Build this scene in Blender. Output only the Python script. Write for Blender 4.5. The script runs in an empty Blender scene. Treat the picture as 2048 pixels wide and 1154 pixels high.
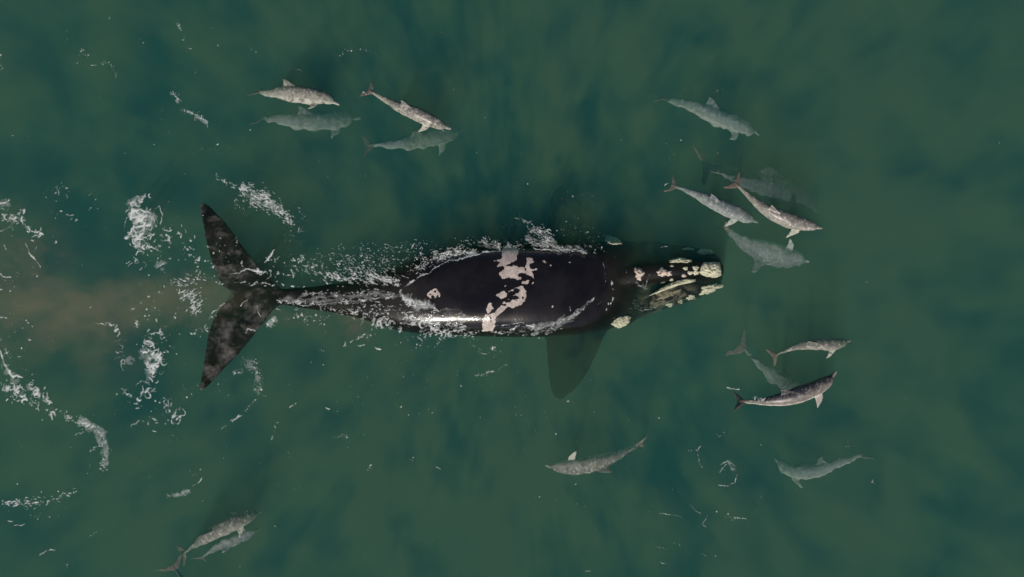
import bpy, bmesh, math, random
import numpy as np
from mathutils import Vector, Matrix
from mathutils.bvhtree import BVHTree

S = bpy.context.scene
C = S.collection
PI = math.pi
K = 75.0            # photo pixels per metre at the sea surface
H = 30.0            # camera height above the sea

# ------------------------------------------------------------------ camera, sky, sun
cd = bpy.data.cameras.new('camera')
cam = bpy.data.objects.new('camera', cd); C.objects.link(cam); S.camera = cam
cam.location = (0, 0, H)
cd.sensor_width = 36; cd.lens = 36 * H / (2048 / K); cd.clip_end = 400

SUN_EL, SUN_AZ = math.radians(47), math.radians(199)
w = bpy.data.worlds.new('World'); S.world = w; w.use_nodes = True
wn = w.node_tree
sky = wn.nodes.new('ShaderNodeTexSky'); sky.sky_type = 'NISHITA'; sky.sun_disc = False
sky.sun_elevation = SUN_EL; sky.sun_rotation = SUN_AZ
wn.links.new(sky.outputs[0], wn.nodes['Background'].inputs[0])
wn.nodes['Background'].inputs[1].default_value = 0.05
sl = bpy.data.lights.new('sun', 'SUN'); sl.energy = 3.85; sl.angle = math.radians(0.5); sl.color = (1, .93, .84)
sun = bpy.data.objects.new('sun', sl); C.objects.link(sun)
sd = Vector((math.sin(SUN_AZ) * math.cos(SUN_EL), math.cos(SUN_AZ) * math.cos(SUN_EL), math.sin(SUN_EL)))
sun.rotation_euler = sd.to_track_quat('Z', 'Y').to_euler()
S.view_settings.view_transform = 'Standard'; S.view_settings.look = 'None'
S.view_settings.exposure = 0; S.view_settings.gamma = 1
S.cycles.volume_bounces = 0
S.cycles.volume_step_rate = 1.0

# ------------------------------------------------------------------ helpers
def at(px, py, z=0.0):
    f = (H - z) / H / K
    return Vector(((px - 1024) * f, (577 - py) * f, z))

def tag(o, label=None, cat=None, group=None, kind=None):
    if label: o['label'] = label
    if cat: o['category'] = cat
    if group: o['group'] = group
    if kind: o['kind'] = kind
    return o

def mesh_from(name, V, F):
    me = bpy.data.meshes.new(name)
    me.from_pydata([tuple(v) for v in V], [], [tuple(f) for f in F])
    me.update()
    return me

def link(name, me, mat, parent=None, smooth=True):
    o = bpy.data.objects.new(name, me); C.objects.link(o)
    if mat: me.materials.append(mat)
    if smooth: me.polygons.foreach_set('use_smooth', [True] * len(me.polygons))
    if parent: o.parent = parent
    return o

class MB:
    def __init__(s): s.V = []; s.F = []
    def add(s, V, F):
        n = len(s.V); s.V += [tuple(v) for v in V]; s.F += [tuple(i + n for i in f) for f in F]
    def rings(s, R):                      # list of closed rings of equal count, capped
        n = len(R[0]); V = [p for r in R for p in r]; F = []
        for i in range(len(R) - 1):
            for j in range(n):
                k = (j + 1) % n
                F.append((i*n+j, i*n+k, (i+1)*n+k, (i+1)*n+j))
        c0 = len(V); V.append(sum((Vector(p) for p in R[0]), Vector()) / n)
        c1 = len(V); V.append(sum((Vector(p) for p in R[-1]), Vector()) / n)
        for j in range(n):
            k = (j + 1) % n
            F.append((c0, k, j)); F.append((c1, (len(R)-1)*n+j, (len(R)-1)*n+k))
        s.add(V, F)

def remesh(mb, voxel, smooth=4, fac=.5):
    me = mesh_from('tmp', mb.V, mb.F)
    bm = bmesh.new(); bm.from_mesh(me); bmesh.ops.recalc_face_normals(bm, faces=bm.faces[:]); bm.to_mesh(me); bm.free()
    o = bpy.data.objects.new('tmp', me); C.objects.link(o)
    m = o.modifiers.new('r', 'REMESH'); m.mode = 'VOXEL'; m.voxel_size = voxel
    if smooth:
        m2 = o.modifiers.new('s', 'SMOOTH'); m2.factor = fac; m2.iterations = smooth
    dg = bpy.context.evaluated_depsgraph_get()
    new = bpy.data.meshes.new_from_object(o.evaluated_get(dg), depsgraph=dg)
    bpy.data.objects.remove(o); bpy.data.meshes.remove(me)
    return new

def coords(me):
    a = np.empty(len(me.vertices) * 3); me.vertices.foreach_get('co', a); return a.reshape(-1, 3)

def set_attr(me, name, vals):
    at_ = me.attributes.new(name, 'FLOAT', 'POINT'); at_.data.foreach_set('value', np.asarray(vals, dtype=np.float32))

def catmull(P, n):
    P = [np.array(p, float) for p in P]
    P = [2*P[0]-P[1]] + P + [2*P[-1]-P[-2]]
    out = []
    for i in range(1, len(P) - 2):
        for k in range(n):
            t = k / n
            out.append(.5*((2*P[i]) + (P[i+1]-P[i-1])*t + (2*P[i-1]-5*P[i]+4*P[i+1]-P[i+2])*t*t + (3*P[i]-P[i-1]-3*P[i+1]+P[i+2])*t**3))
    out.append(P[-2])
    return np.array(out)

# numpy gradient noise
def perlin(x, y, seed=0):
    rng = np.random.RandomState(seed)
    p = rng.permutation(512); g = rng.rand(512) * 2 * PI
    gx, gy = np.cos(g), np.sin(g)
    xi = np.floor(x).astype(int); yi = np.floor(y).astype(int)
    xf = x - xi; yf = y - yi
    u = xf**3*(xf*(xf*6-15)+10); v = yf**3*(yf*(yf*6-15)+10)
    def h(a, b): return p[(p[a & 511] + b) & 511]
    def d(a, b, fx, fy):
        k = h(a, b); return gx[k]*fx + gy[k]*fy
    n00 = d(xi, yi, xf, yf); n10 = d(xi+1, yi, xf-1, yf); n01 = d(xi, yi+1, xf, yf-1); n11 = d(xi+1, yi+1, xf-1, yf-1)
    return 1.5 * ((n00*(1-u)+n10*u)*(1-v) + (n01*(1-u)+n11*u)*v)

def fbm(x, y, seed=0, oct=3):
    s = 0; a = 1; t = 0
    for i in range(oct):
        s = s + a*perlin(x*2**i, y*2**i, seed+i); t += a; a *= .55
    return s / t

def poly_sd(X, Y, poly):                  # signed distance, positive inside
    P = np.array(poly, float); n = len(P)
    d = np.full(X.shape, 1e9); inside = np.zeros(X.shape, bool)
    for i in range(n):
        a = P[i]; b = P[(i+1) % n]; e = b - a
        t = np.clip(((X-a[0])*e[0] + (Y-a[1])*e[1]) / (e@e + 1e-9), 0, 1)
        d = np.minimum(d, np.hypot(X-a[0]-t*e[0], Y-a[1]-t*e[1]))
        c = (a[1] > Y) != (b[1] > Y)
        with np.errstate(divide='ignore', invalid='ignore'):
            inside ^= c & (X < (b[0]-a[0])*(Y-a[1])/(b[1]-a[1]+1e-12)+a[0])
    return np.where(inside, d, -d)

# ------------------------------------------------------------------ node helpers
class NT:
    def __init__(s, name):
        s.m = bpy.data.materials.new(name); s.m.use_nodes = True; s.t = s.m.node_tree; s.t.nodes.clear()
        s.out = s.t.nodes.new('ShaderNodeOutputMaterial')
    def n(s, typ, ins=None, **kw):
        nd = s.t.nodes.new(typ)
        for k, v in kw.items(): setattr(nd, k, v)
        for k, v in (ins or {}).items(): s.put(nd, k, v)
        return nd
    def put(s, nd, k, v):
        i = nd.inputs[k]
        if isinstance(v, bpy.types.NodeSocket): s.t.links.new(v, i)
        elif isinstance(v, tuple) and len(v) == 3 and i.type == 'RGBA': i.default_value = (*v, 1)
        else: i.default_value = v
    def math(s, op, a, b=0.0, c=None, clamp=False):
        ins = {0: a, 1: b}
        if c is not None: ins[2] = c
        return s.n('ShaderNodeMath', ins, operation=op, use_clamp=clamp).outputs[0]
    def mix(s, f, a, b):
        nd = s.n('ShaderNodeMix', data_type='RGBA')
        s.put(nd, 0, f); s.put(nd, 6, a); s.put(nd, 7, b); return nd.outputs[2]
    def rng(s, v, a, b, c=0., d=1., smooth=True):
        return s.n('ShaderNodeMapRange', {0: v, 1: a, 2: b, 3: c, 4: d}, interpolation_type='SMOOTHSTEP' if smooth else 'LINEAR').outputs[0]
    def noise(s, vec, scale, det=2., rough=.5, dist=0.):
        return s.n('ShaderNodeTexNoise', {'Vector': vec, 'Scale': scale, 'Detail': det, 'Roughness': rough, 'Distortion': dist}).outputs[0]
    def attr(s, name): return s.n('ShaderNodeAttribute', attribute_name=name).outputs['Fac']
    def dry(s):                          # skin shines in air; under water its index matches the water's
        z = s.n('ShaderNodeSeparateXYZ', {0: s.pos()}).outputs[2]
        return s.rng(z, -.12, .0, .0, .5)
    def pos(s): return s.n('ShaderNodeNewGeometry').outputs['Position']
    def vscale(s, vec, sc, off=(0, 0, 0)):
        return s.n('ShaderNodeMapping', {'Vector': vec, 'Scale': sc, 'Location': off}).outputs[0]

# ------------------------------------------------------------------ the sea: a body of murky water (scattering and absorbing volume)
def water_material():
    t = NT('murky sea water')
    p = t.vscale(t.pos(), (1, 1, .5))
    warp = t.n('ShaderNodeTexNoise', {'Vector': p, 'Scale': .45, 'Detail': 2.}).outputs['Color']
    pw = t.n('ShaderNodeVectorMath', {0: p, 1: t.n('ShaderNodeVectorMath', {0: warp, 3: 1.6}, operation='SCALE').outputs[0]}, operation='ADD').outputs[0]
    n1 = t.noise(t.vscale(pw, (.80, .60, .5)), 1.0, 2., .5)
    n2 = t.noise(t.vscale(pw, (.15, .12, .2), (7, 3, 0)), 1.0, 1.)
    n3 = t.noise(t.vscale(pw, (1.5, 1.1, .8), (3, 9, 0)), 1.0, 1.)
    f = t.math('ADD', t.math('MULTIPLY', n1, .6), t.math('ADD', t.math('MULTIPLY', n2, .3), t.math('MULTIPLY', n3, .16)))
    n4 = t.noise(t.vscale(t.pos(), (2.6, 1.3, .05), (3, 1, 0)), 1.0, 3., .6, .3)  # fine streaks: light shafts put into the water's scatter colour
    f = t.math('ADD', f, t.math('MULTIPLY', t.math('SUBTRACT', n4, .5), .30))
    f = t.rng(f, .40, .60)
    col = t.mix(f, WC[0], WC[1])
    # silt stirred up behind the flukes
    xyz = t.n('ShaderNodeSeparateXYZ', {0: p}).outputs
    wx = t.noise(t.vscale(p, (1, 1, 1)), 1.1, 5., .65, .6); wy = t.noise(t.vscale(p, (1, 1, 1), (11, 5, 3)), 1.1, 4., .6, .6)
    px = t.math('ADD', xyz[0], t.math('MULTIPLY', t.math('SUBTRACT', wx, .5), 4.0)); py = t.math('ADD', xyz[1], t.math('MULTIPLY', t.math('SUBTRACT', wy, .5), 3.2))
    tot = None
    for cx, cy, rx, ry, s in SILT:
        c = at(cx, cy)
        a = t.math('DIVIDE', t.math('SUBTRACT', px, c.x), rx / K); b = t.math('DIVIDE', t.math('SUBTRACT', py, c.y), ry / K)
        r = t.math('ADD', t.math('MULTIPLY', a, a), t.math('MULTIPLY', b, b))
        e = t.rng(r, 1.5, .0, 0., s)
        tot = e if tot is None else t.math('MAXIMUM', tot, e)
    br = t.noise(t.vscale(pw, (1, 1, .6), (2, 8, 0)), 1.0, 6., .68, .4)
    tot = t.math('MULTIPLY', tot, t.rng(br, .36, .54, .12, 1.))
    col = t.mix(tot, col, (.84, .74, .42))
    sc = t.n('ShaderNodeVolumeScatter', {'Color': col, 'Density': WD[0], 'Anisotropy': 0.0})
    ab = t.n('ShaderNodeVolumeAbsorption', {'Color': WD[2], 'Density': WD[1]})
    ad = t.n('ShaderNodeAddShader', {0: sc.outputs[0], 1: ab.outputs[0]})
    t.t.links.new(ad.outputs[0], t.out.inputs['Volume'])
    return t.m
WC = ((.045, .235, .235), (.18, .44, .28))
WD = (.43, .43, (.36, .62, .54))
SILT = [(30, 620, 120, 60, 1.), (150, 612, 120, 40, .9), (240, 596, 130, 34, .75), (0, 530, 50, 110, .7), (385, 605, 85, 50, .7), (690, 645, 50, 26, .6), (590, 630, 60, 20, .3), (165, 700, 34, 80, .4), (60, 680, 80, 40, .4)]

def box_mesh(name, x0, x1, y0, y1, z0, z1):
    V = [(x, y, z) for z in (z0, z1) for y in (y0, y1) for x in (x0, x1)]
    return mesh_from(name, V, [(0, 2, 3, 1), (4, 5, 7, 6), (0, 1, 5, 4), (2, 6, 7, 3), (0, 4, 6, 2), (1, 3, 7, 5)])
sea = link('sea_water', box_mesh('sea_water', -40, 40, -32, 32, -9, 0), water_material(), smooth=False)
tag(sea, 'murky green sea water around the whale and the dolphins', 'water', kind='structure')

t = NT('sea bed sand')
n_ = t.noise(t.pos(), .6, 5.)
pb = t.n('ShaderNodeBsdfPrincipled', {'Base Color': t.mix(n_, (.05, .055, .035), (.11, .10, .06)), 'Roughness': .9})
t.t.links.new(pb.outputs[0], t.out.inputs['Surface'])
g = 60; xs = np.linspace(-60, 60, g); ys = np.linspace(-50, 50, g); X, Y = np.meshgrid(xs, ys)
Z = -8.5 + .3 * fbm(X*.15, Y*.15, 5)
me = mesh_from('sea_floor', np.stack([X.ravel(), Y.ravel(), Z.ravel()], 1), [(j*g+i, j*g+i+1, (j+1)*g+i+1, (j+1)*g+i) for j in range(g-1) for i in range(g-1)])
tag(link('sea_floor', me, t.m), 'dark sandy sea floor far below the whale', 'sea floor', kind='structure')

# ------------------------------------------------------------------ the whale
# photo x, centre y, half width (px), top z, widest z, bottom z (m)
WS = [(548, 593, 13, -.12, -.27, -.44), (575, 594, 17, -.09, -.29, -.55), (620, 596, 22, -.08, -.30, -.8), (680, 597, 31, -.06, -.40, -1.1),
      (740, 599, 44, -.05, -.50, -1.4), (790, 597, 62, .00, -.64, -1.7), (830, 591, 75, .07, -.74, -1.9), (870, 587, 83, .145, -.78, -2.1), (920, 583, 88, .205, -.8, -2.3),
      (970, 581, 92, .24, -.8, -2.4), (1020, 580, 94, .25, -.8, -2.45), (1070, 580, 94, .245, -.8, -2.45), (1120, 579, 93, .20, -.8, -2.4),
      (1160, 577, 92, .13, -.8, -2.4), (1190, 574, 90, .055, -.8, -2.35), (1212, 571, 89, -.01, -.8, -2.3), (1250, 565, 83, -.12, -.95, -2.2), (1290, 558, 74, -.40, -1.1, -2.1),
      (1330, 556, 62, -.62, -1.15, -2.0), (1370, 553, 53, -.72, -1.15, -1.8), (1405, 549, 43, -.76, -1.1, -1.6), (1430, 545, 31, -.78, -1.05, -1.4), (1445, 544, 15, -.85, -1.0, -1.2)]
def interp_station(tab, x):
    a = np.array(tab, float)
    return [np.interp(x, a[:, 0], a[:, i]) for i in range(1, a.shape[1])]
def whale_top(px, py):                    # rough height of the back at a photo point
    cy, a, zt, zc, zb = interp_station(WS, px)
    u = np.clip(abs(py - cy) / a, 0, 1)
    return zc + (zt - zc) * (1 - u**3.2)**(1/3.2)
whale_mb = MB()
A = np.array(WS, float)
fine = catmull(WS, 4)
R = []
for x, cy, a, zt, zc, zb in fine:
    ring = []
    for j in range(56):
        th = 2*PI*j/56; c, s_ = math.cos(th), math.sin(th)
        e = 2/3.2
        u = abs(c)**e * (1 if c > 0 else -1); v = abs(s_)**e
        z = zc + (zt - zc)*v if s_ >= 0 else zc - (zc - zb)*v
        ring.append(at(x, cy - a*u, z))
    R.append(ring)
whale_mb.rings(R)
def tube(mb, pts, n=20, sub=5, e=1.0):    # pts: (px, py, z of axis, radius across m, radius down m)
    P = catmull(pts, sub)
    W3 = [at(p[0], p[1], p[2]) for p in P]
    R = []
    for i, p in enumerate(P):
        T = (W3[min(i+1, len(P)-1)] - W3[max(i-1, 0)]).normalized(); Sd = T.cross(Vector((0, 0, 1))).normalized(); U = Sd.cross(T)
        R.append([W3[i] + Sd*(max(p[3], .005)*math.cos(2*PI*j/n)) + U*(max(p[4], .005)*math.sin(2*PI*j/n)) for j in range(n)])
    mb.rings(R)
# rostrum ridge, two bulging lower lips, brows over the eyes
tube(whale_mb, [(1225, 560, -.35, .40, .28), (1260, 553, -.30, .36, .27), (1300, 547, -.30, .31, .27), (1345, 542, -.30, .29, .26), (1390, 540, -.32, .30, .26), (1425, 540, -.34, .31, .26), (1443, 541, -.40, .18, .18)])
tube(whale_mb, [(1225, 605, -.85, .28, .40), (1265, 604, -.80, .32, .40), (1305, 594, -.66, .32, .40), (1345, 582, -.60, .30, .36), (1385, 574, -.60, .26, .34), (1420, 571, -.66, .20, .28), (1438, 566, -.75, .12, .16)])
tube(whale_mb, [(1225, 515, -1.2, .30, .42), (1265, 508, -1.2, .34, .44), (1305, 507, -1.1, .34, .40), (1345, 511, -1.05, .30, .36), (1385, 514, -1.0, .27, .34), (1420, 520, -1.0, .22, .28), (1438, 530, -1.0, .12, .16)])
tube(whale_mb, [(1215, 640, -.85, .10, .3), (1242, 641, -.62, .2, .3), (1270, 630, -.8, .12, .25)])
tube(whale_mb, [(1200, 490, -1.6, .10, .3), (1225, 484, -1.4, .2, .3), (1250, 492, -1.6, .12, .25)])
def slab(mb, outline, zf, th, sub=4):     # flat fin from an outline in photo px; zf(px,py) axis height, th(px,py) half thickness
    P = catmull(outline + [outline[0]], sub)[:-1]
    n = len(P)
    # triangulate with bmesh after subdivision so the sheet can bend
    me = bpy.data.meshes.new('s'); bm = bmesh.new()
    vs = [bm.verts.new((p[0], p[1], 0)) for p in P]; bm.faces.new(vs)
    bmesh.ops.triangulate(bm, faces=bm.faces[:])
    bmesh.ops.subdivide_edges(bm, edges=[e for e in bm.edges if not e.is_boundary], cuts=3, use_grid_fill=True)
    bmesh.ops.triangulate(bm, faces=bm.faces[:])
    bm.verts.index_update(); N = len(bm.verts)
    top = []; bot = []
    for v in bm.verts:
        x, y = v.co.x, v.co.y; z = zf(x, y); h = th(x, y)
        k = .35 if v.is_boundary else 1.0
        top.append(at(x, y, z + h*k)); bot.append(at(x, y, z - h*k))
    F = [[v.index for v in f.verts] for f in bm.faces]
    B = [(e.verts[0].index, e.verts[1].index) for e in bm.edges if e.is_boundary]
    bm.free(); bpy.data.meshes.remove(me)
    FF = [tuple(f) for f in F] + [tuple(i + N for i in reversed(f)) for f in F] + [(a, b, b+N, a+N) for a, b in B]
    mb.add(top + bot, FF)
FLUKES = [(585, 600), (553, 614), (535, 636), (513, 664), (485, 700), (453, 734), (425, 764), (404, 781), (399, 774), (405, 740), (410, 706), (416, 668), (430, 632), (448, 606), (468, 592),
          (446, 572), (434, 552), (424, 525), (413, 487), (407, 453), (400, 420), (403, 407), (416, 409), (436, 428), (458, 453), (488, 495), (514, 528), (534, 552), (560, 575), (585, 586)]
def fl_z(x, y):
    r = abs(y - 592) / 190
    return -.30 + .13*min(1, r*1.4) - .1*math.exp(-((x-450)/25)**2 - ((y-610)/22)**2)
slab(whale_mb, FLUKES, fl_z, lambda x, y: .05 + .07*max(0, 1 - abs(y-592)/150)*max(0, min(1, (x-430)/90)))
FLIP = [(1085, 630), (1092, 690), (1096, 740), (1103, 782), (1118, 799), (1134, 791), (1160, 768), (1184, 728), (1203, 684), (1212, 640)]
slab(whale_mb, FLIP, lambda x, y: -.70 - .60*(y-630)/170, lambda x, y: .07)
FLIP2 = [(1085, 520), (1090, 465), (1096, 420), (1106, 385), (1124, 372), (1140, 385), (1165, 410), (1188, 450), (1200, 490), (1205, 520)]
slab(whale_mb, FLIP2, lambda x, y: -.85 - .6*(520-y)/150, lambda x, y: .08)
wme = remesh(whale_mb, .034, 8, .5)
wme.name = 'whale'
co = coords(wme)
f_ = K * H / (H - co[:, 2])
PX = co[:, 0]*f_ + 1024; PY = 577 - co[:, 1]*f_
# white blaze across the back: signed distance to its outlines, ragged edge
def z1(pts): return [(760 + x/3.846, 400 + y/3.846) for x, y in pts]
BLAZE = [[(870, 468), (945, 452), (935, 395), (950, 350), (1050, 350), (1065, 400), (1050, 455), (1010, 485), (1060, 512), (1110, 518), (1135, 480), (1125, 445), (1175, 450), (1185, 490), (1218, 535), (1165, 545), (1190, 605), (1130, 575), (1100, 560), (1095, 605), (1062, 615), (1000, 598), (940, 608), (915, 560), (965, 528), (900, 512), (915, 490)],
         [(1095, 660), (1125, 705), (1118, 770), (1085, 802), (1030, 832), (985, 822), (950, 852), (893, 900), (882, 970), (870, 1010), (790, 1010), (788, 940), (812, 885), (880, 868), (918, 830), (955, 772), (1055, 722), (1078, 695), (990, 705), (1050, 668)],
         [(893, 735), (950, 697), (980, 712), (972, 750), (935, 760)], [(1090, 625), (1150, 618), (1142, 640), (1100, 648)], [(815, 850), (838, 785), (870, 790), (850, 810), (878, 832), (852, 850), (828, 875)],
         [(362, 732), (378, 700), (430, 684), (466, 712), (458, 745), (410, 762), (378, 752)], [(1322, 812), (1340, 808), (1330, 828)], [(1230, 464), (1270, 462), (1275, 490), (1250, 475)], [(1165, 640), (1180, 632), (1188, 655)],
         [(1308, 498), (1320, 495), (1318, 515), (1308, 512)], [(1448, 478), (1475, 472), (1470, 484), (1450, 486)], [(960, 655), (975, 652), (970, 663), (958, 662)]]
HOLES = [(1178, 507, 26, 19), (900, 482, 18, 9), (1000, 500, 28, 8), (1020, 752, 40, 13), (958, 806, 18, 7), (1098, 755, 10, 8), (1092, 578, 26, 15), (985, 775, 20, 10), (1045, 690, 18, 8), (935, 520, 22, 9),
         (405, 745, 11, 9), (385, 722, 8, 7), (425, 705, 9, 6), (446, 738, 7, 9), (1055, 770, 9, 7), (850, 915, 6, 18), (1120, 530, 7, 9)]
sdm = np.full(len(co), -30.)
sel = (PX > 830) & (PX < 1160) & (PY > 470) & (PY < 680) & (co[:, 2] > -.9)
X, Y = PX[sel], PY[sel]
X2 = X + 2.4*fbm(X*.11, Y*.11, 31, 3); Y2 = Y + 2.4*fbm(X*.11, Y*.11, 47, 3)
d = np.full(X.shape, -30.)
for P in BLAZE: d = np.maximum(d, poly_sd(X2, Y2, z1(P)))
for hx, hy, rx, ry in HOLES:
    hx, hy = 760 + hx/3.846, 400 + hy/3.846; rx /= 3.2; ry /= 3.2
    q = np.sqrt(((X2-hx)/rx)**2 + ((Y2-hy)/ry)**2)
    d = np.minimum(d, (q - 1)*min(rx, ry))
sp = perlin(X*.11, Y*.16, 77)             # scattered small spots of the same white around the blaze, and bites into it
d = d + 1.5*perlin(X*.25, Y*.25, 88) + .8*perlin(X*.12, Y*.12, 89) + .0*sp
sdm[sel] = np.clip(d, -30, 30)
set_attr(wme, 'blaze', sdm)
set_attr(wme, 'fluke', np.clip((600 - PX) / 60, 0, 1))
set_attr(wme, 'film', np.clip((878 - PX) / 60, 0, 1) + np.clip((PX - 1195) / 30, 0, 1))
set_attr(wme, 'spray', np.clip(1 - np.abs(PX - 893)/42, 0, 1)*np.clip((PY-612)/10, 0, 1))
set_attr(wme, 'lip', np.clip((PX - 1270)/40, 0, 1)*np.clip((1400-PX)/40, 0, 1)*np.clip((PY - 566)/10, 0, 1))

def whale_skin():
    t = NT('wet black whale skin')
    p = t.pos()
    mot = t.noise(p, 1.3, 6., .6)
    base = t.mix(t.rng(mot, .35, .7), (.0045, .0035, .0037), (.011, .0086, .0086))
    fn = t.noise(t.vscale(p, (1, 1.2, 1), (4, 4, 0)), 2.3, 8., .66, .15)
    fmot = t.math('MULTIPLY', t.rng(fn, .44, .78), t.attr('fluke'))
    base = t.mix(t.math('MULTIPLY', fmot, .85), base, (.17, .15, .145))
    lipn = t.noise(t.vscale(p, (1, 1, 1), (9, 2, 0)), 3.5, 6., .65, .8)
    lm = t.math('MULTIPLY', t.rng(lipn, .42, .66), t.attr('lip'))
    base = t.mix(lm, base, (.17, .155, .11))
    speck = t.n('ShaderNodeTexVoronoi', {'Vector': p, 'Scale': 4.5, 'Randomness': 1.}).outputs['Distance']
    bl = t.math('ADD', t.attr('blaze'), t.math('MULTIPLY', t.math('SUBTRACT', t.noise(p, 14., 3.), .5), 2.0))
    bm_ = t.rng(bl, -.35, .35)
    white = t.mix(t.rng(t.noise(p, 7., 6., .7), .3, .7), (.34, .28, .26), (.58, .50, .455))
    white = t.mix(t.math('MULTIPLY', t.rng(t.noise(p, 30., 3.), .58, .68), .55), white, (.12, .10, .10))
    # ship-shape scratches and tiny scars
    sm = t.rng(speck, .035, .02)
    base = t.mix(t.math('MULTIPLY', sm, .35), base, (.3, .26, .24))
    col = t.mix(bm_, base, white)
    bmp = t.n('ShaderNodeBump', {'Strength': .35, 'Distance': .02, 'Height': t.math('ADD', t.noise(p, 2.4, 5.), t.math('MULTIPLY', t.noise(p, 26., 2.), .08))})
    bmp2 = t.n('ShaderNodeBump', {'Strength': t.math('ADD', t.math('MULTIPLY', t.attr('spray'), .9, clamp=True), .12, clamp=True), 'Distance': .045, 'Height': t.math('ADD', t.noise(p, 22., 2.), t.math('MULTIPLY', t.noise(t.vscale(p, (1, 2.5, 1)), 2.6, 4.), 1.6))})
    b = t.n('ShaderNodeBsdfPrincipled', {'Base Color': col, 'Roughness': t.math('ADD', t.rng(mot, .3, .7, .17, .26), t.math('MULTIPLY', t.attr('film'), .3)), 'IOR': 1.36, 'Specular IOR Level': t.dry(), 'Coat Weight': t.math('MULTIPLY', t.math('SUBTRACT', 1., t.attr('film'), clamp=True), t.math('MULTIPLY', t.dry(), 1.6)), 'Coat Roughness': t.rng(t.noise(p, 2.2, 5.), .35, .65, .05, .13), 'Normal': bmp.outputs[0], 'Coat Normal': bmp2.outputs[0]})
    t.t.links.new(b.outputs[0], t.out.inputs['Surface'])
    return t.m
whale = link('whale', wme, whale_skin())
tag(whale, 'huge black whale with a white blaze on its back and pale callosities on its head', 'whale')
polys = [tuple(p.vertices) for p in wme.polygons]
bvh = BVHTree.FromPolygons([tuple(c) for c in co], polys)
def whale_z(wx, wy, lo=-9.):
    h = bvh.ray_cast(Vector((wx, wy, 5)), Vector((0, 0, -1)))
    return h[0].z if h[0] is not None else lo

def callosity_mat(name, a, b):
    t = NT(name)
    p = t.pos()
    v = t.n('ShaderNodeTexVoronoi', {'Vector': p, 'Scale': 14.}).outputs['Distance']
    n_ = t.noise(p, 9., 6., .65)
    cr = t.rng(t.noise(t.vscale(p, (1, 1, 1), (3, 1, 0)), 7., 3., .5, 1.2), .31, .40)
    col = t.mix(t.rng(n_, .35, .65), a, b)
    col = t.mix(cr, tuple(c*.6 for c in a), col)
    bm_ = t.n('ShaderNodeBump', {'Strength': .6, 'Distance': .025, 'Height': t.math('ADD', n_, v)})
    bs = t.n('ShaderNodeBsdfPrincipled', {'Base Color': col, 'Roughness': .75, 'Specular IOR Level': t.dry(), 'Normal': bm_.outputs[0]})
    t.t.links.new(bs.outputs[0], t.out.inputs['Surface'])
    return t.m
cm_dry = callosity_mat('callosity grey pink', (.42, .33, .27), (.66, .56, .48))
cm_wet = callosity_mat('callosity cream', (.40, .39, .27), (.62, .60, .45))
cm_brn = callosity_mat('callosity brown', (.13, .115, .08), (.26, .235, .16))

def callosity(cx, cy, rx, ry, rot=0, mat=None, z=None, h=.05, label=None, seed=0, box=2.0, path=None, rag=.22):
    rng = random.Random(seed)
    V = []; F = []
    nr, na = 9, 44
    ca, sa = math.cos(math.radians(rot)), math.sin(math.radians(rot))
    def outline(a):
        r = 1.0
        r += rag*(.5*math.sin(3*a+seed) + .35*math.sin(5*a+2.3*seed) + .3*math.sin(9*a+seed*1.7) + .2*math.sin(14*a+seed*.7))
        c, s_ = math.cos(a), math.sin(a)
        sq = (abs(c)**box + abs(s_)**box)**(-1/box)
        return r*sq
    top = []
    for i in range(nr + 1):
        q = i / nr
        for j in range(na):
            a = 2*PI*j/na; r = outline(a)*q
            lx, ly = r*math.cos(a), r*math.sin(a)
            if path:
                tt = (lx + 1)/2; tt = min(max(tt, 0), 1); k = tt*(len(path)-1); i0 = min(int(k), len(path)-2); fr = k - i0
                p0, p1 = path[i0], path[i0+1]
                x = p0[0]+(p1[0]-p0[0])*fr; y = p0[1]+(p1[1]-p0[1])*fr; wd = p0[2]+(p1[2]-p0[2])*fr
                y -= ly*wd
            else:
                x = cx + rx*lx*ca - ry*ly*sa*1.0
                y = cy - (rx*lx*sa + ry*ly*ca)
            w0 = at(x, y, 0)
            if z is None:
                zz = whale_z(w0.x, w0.y)
                if zz < -1.2: zz = -1.2
            else:
                zz = max(z, whale_z(w0.x, w0.y))
            dome = (1 - q**3)
            nz = float(fbm(np.array([x*.22]), np.array([y*.22]), seed+3, 3)[0])
            top.append((x, y, zz, h*dome*(.75+.9*nz), q))
    for x, y, zz, hh, q in top: V.append(at(x, y, zz + hh - .015*(q > .99) + .012))
    for x, y, zz, hh, q in top: V.append(at(x, y, zz - (.10 if z is None else .12*math.sqrt(max(0, 1-q*q))) - .02))
    N = len(top)
    for i in range(nr):
        for j in range(na):
            k = (j+1) % na
            a0, a1, b0, b1 = i*na+j, i*na+k, (i+1)*na+j, (i+1)*na+k
            F.append((a0, b0, b1, a1)); F.append((N+a0, N+a1, N+b1, N+b0))
    for j in range(na):
        k = (j+1) % na; a0, a1 = nr*na+j, nr*na+k
        F.append((a0, N+a0, N+a1, a1))
    me = mesh_from('callosity', V, F)
    bm = bmesh.new(); bm.from_mesh(me); bmesh.ops.remove_doubles(bm, verts=bm.verts[:], dist=1e-5); bmesh.ops.recalc_face_normals(bm, faces=bm.faces[:]); bm.to_mesh(me); bm.free()
    o = link('callosity', me, mat, whale)
    if label: tag(o, label)
    return o
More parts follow.
